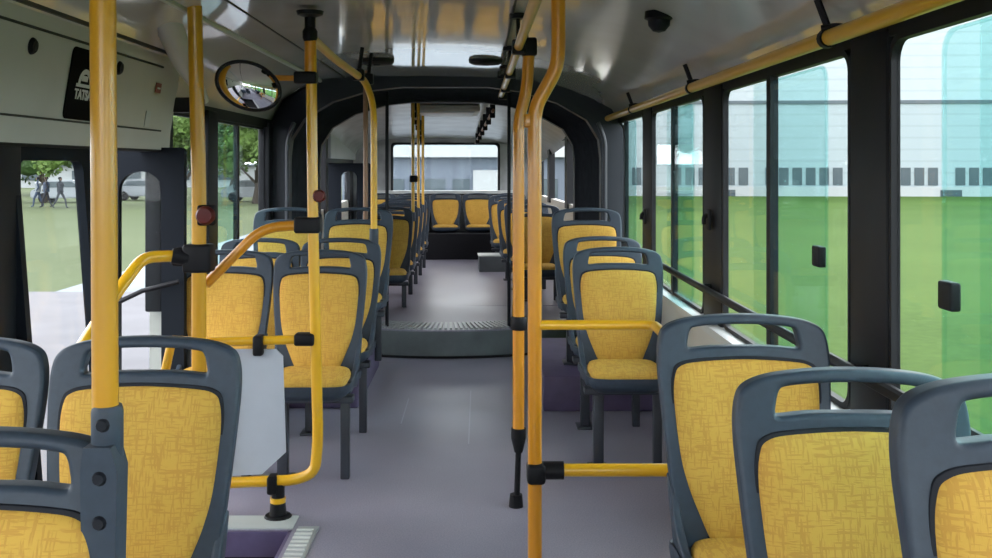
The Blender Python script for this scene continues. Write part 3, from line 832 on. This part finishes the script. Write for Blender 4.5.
# barrier frame
O = Vector((-.67, 3.97, 0))
r = empty('barrier_frame', O, 0, 'yellow tube barrier with a white panel, behind the front left seats', 'barrier')
D = 3.97
def q(u, v, d=D): return pt(u, v, d)-O
b = MB(); b.tube([q(311, 42), q(313, 225), q(318, 440), q(315, 472), q(296, 480), q(200, 484)], .0215, 18, fil=.10); b.build('post', M['yellow'], r)
b = MB(); b.tube([q(300, 225), q(262, 228), q(206, 284)], .020, 16, fil=.07); b.build('top_bar', M['amber'], r)
b = MB(); b.tube([q(318, 339), q(205, 342)], .018, 14); b.build('middle_bar', M['yellow'], r)
b = MB()
poly = [q(222, 349), q(276, 349), q(283, 356), q(286, 452), q(262, 474), q(222, 476)]
b.prism([(p.x, p.z) for p in poly], 'y', -.004, .004); b.build('white_panel', M['panel_white'], r, smooth=0)
for (u, v, w, h) in ((308, 225, 13, 8), (305, 339, 10, 6), (259, 345, 5, 10), (273, 484, 5, 9)):
    b = MB(); c = q(u, v); b.box(c.x-w*D/F, c.x+w*D/F, -.034, .034, c.z-h*D/F, c.z+h*D/F, .01); b.build('clamp', M['black'], r)
c = q(278, 484); b = MB(); b.tube([(c.x, 0, .005), (c.x, 0, .012), (c.x, 0, .013), (c.x, 0, .06), (c.x, 0, .061), (c.x, 0, c.z)], [.055, .05, .034, .03, .026, .026], 18); b.build('foot', M['black'], r)
b = MB(); b.cyl((c.x, 0, .062), (c.x, 0, .082), .031, 18); b.build('yellow_band', M['yellow'], r)
b = MB(); b.tube([q(172, 340), q(165, 372)], .018, 12); b.build('lower_brace', M['yellow'], r)
b = MB(); b.tube([q(205, 342), q(172, 340)], .018, 12); b.build('lower_bar', M['yellow'], r)
bt = MB(); bt.lathe([(0, .02), (.02, .018), (.026, 0)], 16, Matrix.Translation(q(317, 196)+Vector((.012, -.02, 0))) @ Matrix.Rotation(PI/2, 4, 'X')); bt.build('stop_button', M['red'], r)
# upper part of the post: clamp, joint, ceiling mount
b = MB(); c = q(306, 78); b.box(c.x-.045, c.x+.045, -.032, .032, c.z-.024, c.z+.024, .008); b.build('clamp', M['black'], r)
b = MB(); b.tube([q(310.5, 78), q(310.5, 36)], .0235, 18); b.build('upper_sleeve', M['amber'], r)
b = MB(); c = q(310, 34); b.lathe([(0, .03), (.02, .028), (.03, .01), (.03, -.015), (.024, -.03), (0, -.03)], 18, Matrix.Translation(c)); b.build('ball_joint', M['black'], r)
b = MB(); c = q(310, 15); b.tube([c+Vector((0, 0, -.05)), c+Vector((0, 0, -.01)), c+Vector((0, 0, .0)), c+Vector((0, 0, .015))], [.022, .022, .05, .055], 18); b.build('ceiling_mount', M['black'], r)
b = MB(); b.tube([q(310, 30), q(310, 22)], .013, 12); b.build('stub', M['yellow'], r)

# convex mirror on its arm
mc = pt(248.5, 86, 3.97)
r = empty('convex_mirror', mc, 0, 'oval convex mirror with black rim hung left of the yellow post', 'mirror')
tilt = Matrix.Rotation(math.radians(-12), 4, 'Y').inverted() 
sx, sz = .128, .092
def elip(scale): return Matrix.Rotation(math.radians(22), 4, 'Y') @ Matrix.Diagonal((sx*scale, .5, sz*scale, 1)) @ Matrix.Rotation(PI/2, 4, 'X')
b = MB(); b.lathe([(1.0, .02), (.92, .035), (.80, .055), (.6, .085), (.3, .11), (0, .12)], 40, elip(1)); b.build('mirror_glass', M['mirror'], r, smooth=180)
b = MB(); b.lathe([(.985, .02), (1.0, .04), (1.035, .03), (1.06, .0), (1.05, -.05), (.9, -.09), (0, -.12)], 40, elip(1)); b.build('rim', M['black'], r, smooth=180)
b = MB(); b.tube([(.10, .03, .035), (.24, .02, .035)], .012, 10); b.build('arm', M['amber'], r)
r.rotation_euler = (math.radians(3), 0, math.radians(12))

# ceiling rails
RZ = 1.875
r = empty('grab_rail', (-.67, 4.0, RZ), 0, 'yellow overhead rail on the left running from the post to the next pole', 'grab rail')
P = [(-.67, 4.0, 1.905), (-.665, 4.6, 1.885), (-.60, 5.25, 1.84), (-.583, 5.5, 1.72), (-.583, 5.5, 1.03)]
b = MB(); b.tube([Vector(p)-Vector((-.67, 4.0, RZ)) for p in P], .0185, 14, fil=.12); b.build('tube', M['yellow'], r)
b = MB(); c = Vector((-.583, 5.5, .99))-Vector((-.67, 4.0, RZ)); b.tube([c+Vector((0, 0, -.1)), c+Vector((0, 0, .06))], .025, 14); b.build('socket', M['shell'], r)
for yy, dx in ((5.1, .0), (5.35, .02)):
    b = MB(); c = Vector((-.62+dx, yy, 1.86))-Vector((-.67, 4.0, RZ)); b.box(c.x-.03, c.x+.03, c.y-.03, c.y+.03, c.z-.03, c.z+.03, .01); b.cyl(c, c+Vector((.02, 0, .14)), .010, 10); b.build('hanger', M['black'], r)

r = empty('grab_pole', (-.74, 6.47, .2), 0, 'brownish pole behind the left overhead rail, before the articulation', 'pole')
b = MB(); b.tube([(0, 0, 0), (0, 0, 1.81)], .016, 14); b.build('tube', M['brown'], r); collar(r, (0, 0, .02), .03, .04)
r = empty('grab_pole', (-.52, 6.9, 0), 0, 'thin yellow pole left of the aisle beside the front of the bellows', 'pole')
b = MB(); b.tube([(0, 0, .0), (0, 0, 2.0)], .0165, 14); b.build('tube', M['yellow'], r); collar(r, (0, 0, .02), .03, .04)
kill(r)

for k, (xl, d) in enumerate(((-.552, 8.72), (-.524, 9.55), (-.496, 10.35))):
    p = RM @ Vector((xl, d, .98))
    r = empty('grab_pole', p, TH, 'thin yellow pole on the %s left aisle seat behind the articulation' % names[k], 'pole')
    b = MB(); b.tube([(0, 0, -.06), (0, 0, 1.03)], .014, 12); b.build('tube', M['yellow'], r)
    collar(r, (0, 0, -.03), .022, .08, m='shell', name='socket')
    if k == 0:
        b = MB(); b.box(-.03, .04, -.035, .02, .27, .33, .01); b.build('stop_button', M['black'], r)

# right rail over the aisle
r = empty('grab_rail', (.165, 1.8, 1.88), 0, 'yellow overhead rail along the right of the aisle towards the back', 'grab rail')
b = MB(); b.tube([(.02, -1.6, 0), (0, 0, 0), (-.02, 5.2, 0)], .0185, 14); b.build('tube', M['yellow'], r)
for y in (1.1, 2.27, 3.4, 4.4, 5.1):
    b = MB(); b.cyl((-.01, y, 0), (-.01, y, .115), .008, 10); b.cyl((-.01, y, .115), (-.01, y, .135), .035, 16); b.build('ceiling_mount', M['black'], r)
    if y > 1.2:
        b = MB(); b.box(-.035, .02, y-.03, y+.03, -.03, .03, .008); b.build('bracket', M['black'], r)
r = empty('grab_rail', (-.70, 8.8, 1.87), 0, 'thin overhead rail at the left of the rear section ceiling', 'grab rail')
b = MB(); b.tube([RM @ Vector((-.55, 8.75, 1.88))-Vector((-.70, 8.8, 1.87)), RM @ Vector((-.55, 13.3, 1.70))-Vector((-.70, 8.8, 1.87))], .015, 12); b.build('tube', M['brown'], r)
for k in range(6):
    c = RM @ Vector((-.55, 8.9+k*.75, 1.88-k*.03))-Vector((-.70, 8.8, 1.87)); b = MB(); b.box(c.x-.025, c.x+.025, c.y-.03, c.y+.03, c.z-.06, c.z+.11, .008); b.build('bracket', M['black'], r)
r = empty('grab_rail', (.05, 8.8, 1.87), 0, 'thin overhead rail at the right of the rear section ceiling', 'grab rail')
b = MB(); b.tube([RM @ Vector((.15, 8.75, 1.88))-Vector((.05, 8.8, 1.87)), RM @ Vector((.15, 13.3, 1.70))-Vector((.05, 8.8, 1.87))], .015, 12); b.build('tube', M['brown'], r)
for k in range(6):
    c = RM @ Vector((.15, 8.9+k*.75, 1.88-k*.03))-Vector((.05, 8.8, 1.87)); b = MB(); b.box(c.x-.025, c.x+.025, c.y-.03, c.y+.03, c.z-.06, c.z+.11, .008); b.build('bracket', M['black'], r)

# front right pole: bent at the top, with two bars to the right
D5 = 2.9
O = Vector(((535-VX)*D5/F, D5, 0))
r = empty('grab_pole', O, 0, 'long yellow pole beside the aisle, bent near the ceiling, holding two bars', 'pole')
def q5(u, v, d=D5): return pt(u, v, d)-O
b = MB(); b.tube([(0, 0, 0), q5(534.5, 118), q5(537, 104), q5(557, 68), q5(558.5, 45), q5(558, -38)], .0205, 20, fil=.07); b.build('tube', M['amber'], r)
collar(r, (0, 0, .02), .04, .04)
b = MB(); c = q5(536, 473); b.box(c.x-.027, c.x+.027, -.032, .032, c.z-.028, c.z+.030, .012); b.tube([(c.x+.02, 0, c.z+.008), (c.x+.08, 0, c.z+.008)], .026, 16); b.build('tee_clamp', M['black'], r)
b = MB(); c = q5(534, 121); b.box(c.x-.03, c.x+.0, -.015, .015, c.z-.02, c.z+.02, .006); b.build('link', M['amber'], r)
b = MB(); a = q5(560, 470); b.tube([a, (.575-O.x, 0, a.z), (.575-O.x, -.352, a.z)], .0185, 16, fil=.03); o = b.build('lower_bar', M['yellow'], r)
b = MB(); a = q5(536, 325); b.tube([a, (.505-O.x, 0, a.z), (.505-O.x, -.29, a.z)], .0145, 16, fil=.04); o = b.build('upper_bar', M['yellow'], r)
# second aisle pole just behind
D6 = 4.1
O = Vector(((518.5-VX)*D6/F, D6, 0))
r = empty('grab_pole', O, 0, 'yellow aisle pole on a thin black foot, just behind the bent one', 'pole')
def q6(u, v, d=D6): return pt(u, v, d)-O
b = MB(); b.tube([q6(518.5, 442), q6(518.5, 120), q6(527, 90), q6(529, 50)], .024, 20, fil=.1); b.build('tube', M['amber'], r)
b = MB(); b.tube([q6(518.5, 452), q6(518.5, 438)], [.017, .030], 16); b.tube([q6(518.5, 438), q6(518.5, 428)], .030, 16); b.build('lower_socket', M['black'], r)
b = MB(); b.tube([(-.008, 0, .0), q6(518.5, 450)], .012, 12); b.tube([(-.01, 0, 0), (-.01, 0, .05)], [.03, .026], 14); b.build('foot', M['black'], r)
collar(r, q6(519, 323), .034, .055, name='ring_clamp')
b = MB(); c = q6(529, 47); b.box(c.x-.032, c.x+.032, -.035, .035, c.z-.038, c.z+.036, .01); b.tube([c+Vector((-.012, 0, .02)), q6(525, 16)], .011, 10); b.build('top_clamp', M['black'], r)
b = MB(); c = q6(527, 14); b.cyl(c, c+Vector((0, 0, .012)), .034, 18); b.build('ceiling_mount', M['black'], r)

# yellow rail above the right windows with its loops
RX, RZ2 = .90, 1.728
r = empty('grab_rail', (RX, 3, RZ2), 0, 'yellow rail along the top of the right windows', 'grab rail')
b = MB(); b.tube([(0, -4.5, 0), (0, 4.05, 0)], .021, 14); b.build('tube', M['yellow'], r)
for d in (1.4, 2.58, 4.25, 5.9):
    y = d-3
    b = MB(); b.tube([(-.02, y, .024), (.03, y-.02, .03), (.06, y, -.0)], .009, 8, fil=.03); b.tube([(.0, y-.006, 0), (.0, y+.02, 0)], .026, 14); b.tube([(0, y, .02), (-.03, y, .10)], .010, 8); b.build('hanger', M['black'], r)
# black ceiling fittings
for (u, v, d, lab) in ((377, 62, 5.95, 'flat black round fitting on the ceiling, left of the aisle'), (486, 62, 5.95, 'flat black round fitting on the ceiling, right of the aisle')):
    p = pt(u, v, d); p.z = 2.026
    r = empty('ceiling_speaker', p, 0, lab, 'ceiling fitting')
    b = MB(); b.lathe([(0, -.03), (.08, -.028), (.10, -.018), (.105, 0)], 28); b.build('cover', M['black'], r)
    b = MB(); b.lathe([(0, -.034), (.02, -.033), (.024, -.028)], 16); b.build('centre_cap', M['shell_dark'], r)
p = pt(659, 6, 3.55)
r = empty('dome_camera', (p.x, p.y, 1.925), 0, 'small black dome hanging from the ceiling at the top right of centre', 'security camera')
b = MB(); b.lathe([(0, .02), (.05, .02), (.052, -.005), (.04, -.012)], 20); b.build('base', M['black'], r)
b = MB(); b.lathe([(.04, -.01), (.038, -.03), (.022, -.05), (0, -.056)], 20); b.build('dome', M['shell_dark'], r)

# ---------------------------------------------------------------- outside
GZ = -1.0
b = MB(); b.box(-160, 160, -60, 200, GZ-.1, GZ); b.build('ground', M['grass'], kind='structure', smooth=0)
b = MB(); b.box(-60, -1.2, -40, 18.8, GZ, GZ+.02); b.build('ground_pavement', M['pave'], kind='structure', smooth=0)
b = MB(); b.box(-8, 1.3, 15, 57.3, GZ, GZ+.015); b.build('ground_added_paving', M['added_paving'], kind='structure', smooth=0)  # unseen paving, added so the glossy ceiling reflects blue-grey instead of grass
# long building to the right
BY = 76
r = empty('industrial_building', (40, BY, GZ), math.radians(-3), 'long pale blue building with a low window strip beyond the lawn', 'building')
b = MB(); b.box(-34, 60, 0, 20, 0, 7.1); b.build('lower_wall', M['siding'], r, smooth=0)
b = MB(); b.box(-34, 60, -.1, 20, 7.1, 7.35); b.build('ledge', M['bwin'], r, smooth=0)
b = MB(); b.box(-34, 60, .1, 20, 7.35, 17); b.build('upper_wall', M['siding_top'], r, smooth=0)
b = MB(); b.box(-34, 60, -.25, 0, 0, .75); b.build('base_band', M['bwhite'], r, smooth=0)
b = MB(); b.box(-.36, .36, -.06, 0, 0, 1.35); b.build('window', M['bwin'], r, smooth=0)
w0 = r.children[-1]
w0.location = (-33, 0, .85)
for k in range(1, 66):
    if k % 7 == 0: continue
    c = w0.copy(); COL.objects.link(c); c.parent = r; c.location = (-33+k*1.02+(.5 if k % 5 == 0 else 0)*0, 0, .85)
for x in (-22, -5, 12):
    b = MB(); b.box(x, x+1.6, -.3, 0, 0, .5); b.build('vent', M['bwin'], r, smooth=0)
# building behind the bus
r = empty('office_building', (-16, 58, GZ), 0, 'low blue-grey building with a white fascia seen through the back window', 'building')
b = MB(); b.box(8, 24, 0, 12, 0, 2.85); b.build('wall', M['bblue'], r, smooth=0)
b = MB(); b.box(8, 24, -.6, 12, 2.85, 3.45); b.build('fascia', M['bwhite'], r, smooth=0)
b = MB(); b.box(8, 24, .2, 12, 3.45, 9); b.build('upper_wall', M['siding'], r, smooth=0)
for x0, x1, z0, z1, mm in ((12.1, 13.6, .5, 1.6, 'bwin'), (13.9, 16.0, .5, 1.6, 'bwin'), (16.4, 17.4, .5, 1.6, 'bwin'), (20.0, 22.5, .5, 1.6, 'bwin')):
    b = MB(); b.box(x0-2, x1-2, -.08, 0, z0, z1); b.build('window', M[mm], r, smooth=0)
b = MB(); b.box(15.6, 17.2, -.1, 0, .6, 2.1); b.build('white_panel', M['bwhite'], r, smooth=0)
# pale building beyond the trees on the left
r = empty('low_building', (-38, 106, GZ), math.radians(8), 'low pale building behind the trees on the left', 'building')
b = MB(); b.box(-45, 24, 0, 8, 0, 2.3); b.build('wall', M['bwhite'], r, smooth=0)
b = MB(); b.box(-45.4, 24.4, -.4, 8, 2.3, 2.5); b.build('roof_edge', M['bblue'], r, smooth=0)
for k in range(12):
    b = MB(); b.box(-40+k*5, -38+k*5, -.1, 0, .8, 1.8); b.build('window', M['bwin'], r, smooth=0)

def tree(x, y, h, w, m, label, seed):
    rnd = random.Random(seed)
    r = empty('tree', (x, y, GZ), 0, label, 'tree', 'trees beyond the left lawn')
    b = MB(); th = h*.2
    b.tube([(0, 0, 0), (.05*h*.3, 0, th*.6), (0, .1, th*1.3)], [.05*h*.7, .035*h*.7, .02*h*.7], 10)
    for k in range(5):
        a = rnd.uniform(0, 2*PI); b.tube([(0, 0, th*.8), (math.cos(a)*w*.25, math.sin(a)*w*.25, th*1.5)], [.02*h*.6, .008*h*.6], 7)
    b.build('trunk', M['bark'], r)
    bm = bmesh.new()
    blobs = [(rnd.uniform(-.38, .38)*w, rnd.uniform(-.38, .38)*w, th+rnd.uniform(.12, .9)*(h-th), rnd.uniform(.16, .27)*w) for _ in range(16)]
    for (bx, by, bz, br) in blobs:
        for _ in range(190):
            u = Vector((rnd.gauss(0, 1), rnd.gauss(0, 1), rnd.gauss(0, 1))).normalized()*br*rnd.uniform(.72, 1.06)
            c = Vector((bx, by, bz))+u; s = rnd.uniform(.10, .24)
            a = Vector((rnd.gauss(0, 1), rnd.gauss(0, 1), rnd.gauss(0, .6))).normalized(); t2 = a.cross(Vector((rnd.gauss(0, 1), rnd.gauss(0, 1), rnd.gauss(0, 1)))).normalized()
            vs = [bm.verts.new(c+a*s), bm.verts.new(c+t2*s*.6), bm.verts.new(c-a*s), bm.verts.new(c-t2*s*.6)]
            bm.faces.new(vs)
        bmesh.ops.create_icosphere(bm, subdivisions=2, radius=br*.7, matrix=Matrix.Translation((bx, by, bz)))
    me = bpy.data.meshes.new('crown'); bm.to_mesh(me); bm.free(); me.materials.append(m)
    o = bpy.data.objects.new('crown', me); COL.objects.link(o); o.parent = r
    return r
TREES = [(40, 80, 10, 9.0, 'leaf', 'dark leafy tree seen at the upper left of the open doorway'),
 (84, 56, 7.2, 4.6, 'leaf_light', 'light green tree seen at the upper right of the open doorway'),
 (150, 96, 11, 7.5, 'leaf', 'leafy tree seen through the rounded door window'),
 (182, 62, 8, 4.4, 'leaf_light', 'light leafy tree seen just right of the folded door leaf'),
 (232, 84, 10, 7.0, 'leaf', 'leafy tree seen in the left half of the window beneath the mirror'),
 (256, 62, 8, 4.6, 'leaf_light', 'light green tree seen in the right half of the window beneath the mirror'),
 (205, 74, 8, 4.6, 'leaf', 'dark leafy tree seen just right of the thick pole with the red button'),
 (-6, 64, 9, 6.0, 'leaf', 'dark tree farthest left beyond the lawn')]
for i, (u, d, h, w, m, lab) in enumerate(TREES): tree((u-VX)*d/F, d, h, w, M[m], lab, i+1)

t0 = tree(-70, 128, 12, 8.5, M['leaf'], 'distant dark tree behind the low pale building, leftmost of its row', 21)
t0['group'] = 'distant trees behind the low building'
for k, lab in enumerate(('second from the left in its row', 'third from the left in its row', 'rightmost of its row')):
    c = copy_tree(t0); c.location = (-56+k*14, 128+(k % 2)*4, GZ); c.rotation_euler = (0, 0, k*1.3+1)
    c['label'] = 'distant dark tree behind the low pale building, '+lab

def car(x, y, rz, label):
    r = empty('parked_car', (x, y, GZ), rz, label, 'car')
    b = MB(); prof = [(-2.1, .3), (-2.15, .7), (-1.9, .9), (-1.5, .95), (-1.1, 1.42), (.5, 1.45), (1.05, .98), (1.95, .85), (2.1, .6), (2.1, .3)]
    b.prism(prof, 'y', -.85, .85); bmesh.ops.bevel(b.bm, geom=b.bm.edges[:], offset=.06, segments=2, affect='EDGES'); b.build('body', M['carwhite'], r)
    b = MB(); b.prism([(-1.35, .97), (-1.02, 1.34), (.42, 1.36), (.85, 1.0)], 'y', -.875, .875); b.build('side_window', M['bwin'], r)
    for wx in (-1.3, 1.3):
        for wy in (-.8, .8):
            b = MB(); b.cyl((wx, wy-.1, .32), (wx, wy+.1, .32), .32, 20); b.build('wheel', M['black'], r)
car(-26.3, 64, .1, 'white parked car beyond the walking people on the left')
car(-22.6, 68, -.1, 'white parked car seen right of the walking people')
car(-14.8, 66, .05, 'white parked car seen through the window beneath the mirror')

def person(x, y, rz, label, top, legs, stride=.3):
    r = empty('person', (x, y, GZ), rz, label, 'person', 'people walking on the left lawn')
    me = bpy.data.meshes.new('body')
    s = stride
    V = [(0, 0, .92), (0, 0, 1.15), (0, 0, 1.40), (0, 0, 1.50), (0, 0, 1.62), (0, -.01, 1.70),
         (.17, 0, 1.40), (.24, s*.35, 1.13), (.22, s*.2-.12, .90), (-.17, 0, 1.40), (-.24, -s*.35, 1.13), (-.22, -s*.7-.05, .90),
         (.10, 0, .88), (.10, -s*.6, .48), (.10, -s*.75, .07), (.10, -s*.75-.14, .04), (-.10, 0, .88), (-.10, s*.35, .48), (-.10, s*.95, .10), (-.10, s*.95-.12, .04)]
    E = [(0, 1), (1, 2), (2, 3), (3, 4), (4, 5), (2, 6), (6, 7), (7, 8), (2, 9), (9, 10), (10, 11), (0, 12), (12, 13), (13, 14), (14, 15), (0, 16), (16, 17), (17, 18), (18, 19)]
    R = [.14, .13, .15, .06, .095, .075, .06, .045, .035, .06, .045, .035, .09, .065, .045, .035, .09, .065, .045, .035]
    me.from_pydata(V, E, []); o = bpy.data.objects.new('body', me); COL.objects.link(o); o.parent = r
    sk = o.modifiers.new('skin', 'SKIN'); o.modifiers.new('sub', 'SUBSURF').levels = 1
    for i, v in enumerate(me.skin_vertices[0].data): v.radius = (R[i], R[i]*.8); v.use_root = (i == 0)
    me.materials.append(legs)
    # shirt, hair
    b = MB(); b.tube([(0, 0, .88), (0, 0, 1.1), (0, 0, 1.36), (0, 0, 1.47)], [.175, .165, .195, .08], 14); b.build('shirt', top, r)
    b = MB(); b.lathe([(.09, 0), (.105, .05), (.09, .11), (.05, .14), (0, .15)], 14, Matrix.Translation((0, .015, 1.60))); b.build('hair', M['black'], r)
    b = MB(); b.lathe([(0, -.1), (.06, -.08), (.085, 0), (.06, .08), (0, .1)], 14, Matrix.Translation((0, -.02, 1.62))); b.build('face', M['skin'], r)
    return r
person(-23.3, 55.5, 1.4, 'person in dark clothes striding across the left lawn, rightmost walker', M['cloth_dark'], M['cloth_dark'], .42)
person(-24.5, 56.5, -1.3, 'person in blue-grey clothes walking, middle of three on the lawn', M['cloth_blue'], M['cloth_dark'], .3)
person(-25.2, 57.0, -1.4, 'person in pale top walking, leftmost of three on the lawn', M['carwhite'], M['cloth_blue'], .3)
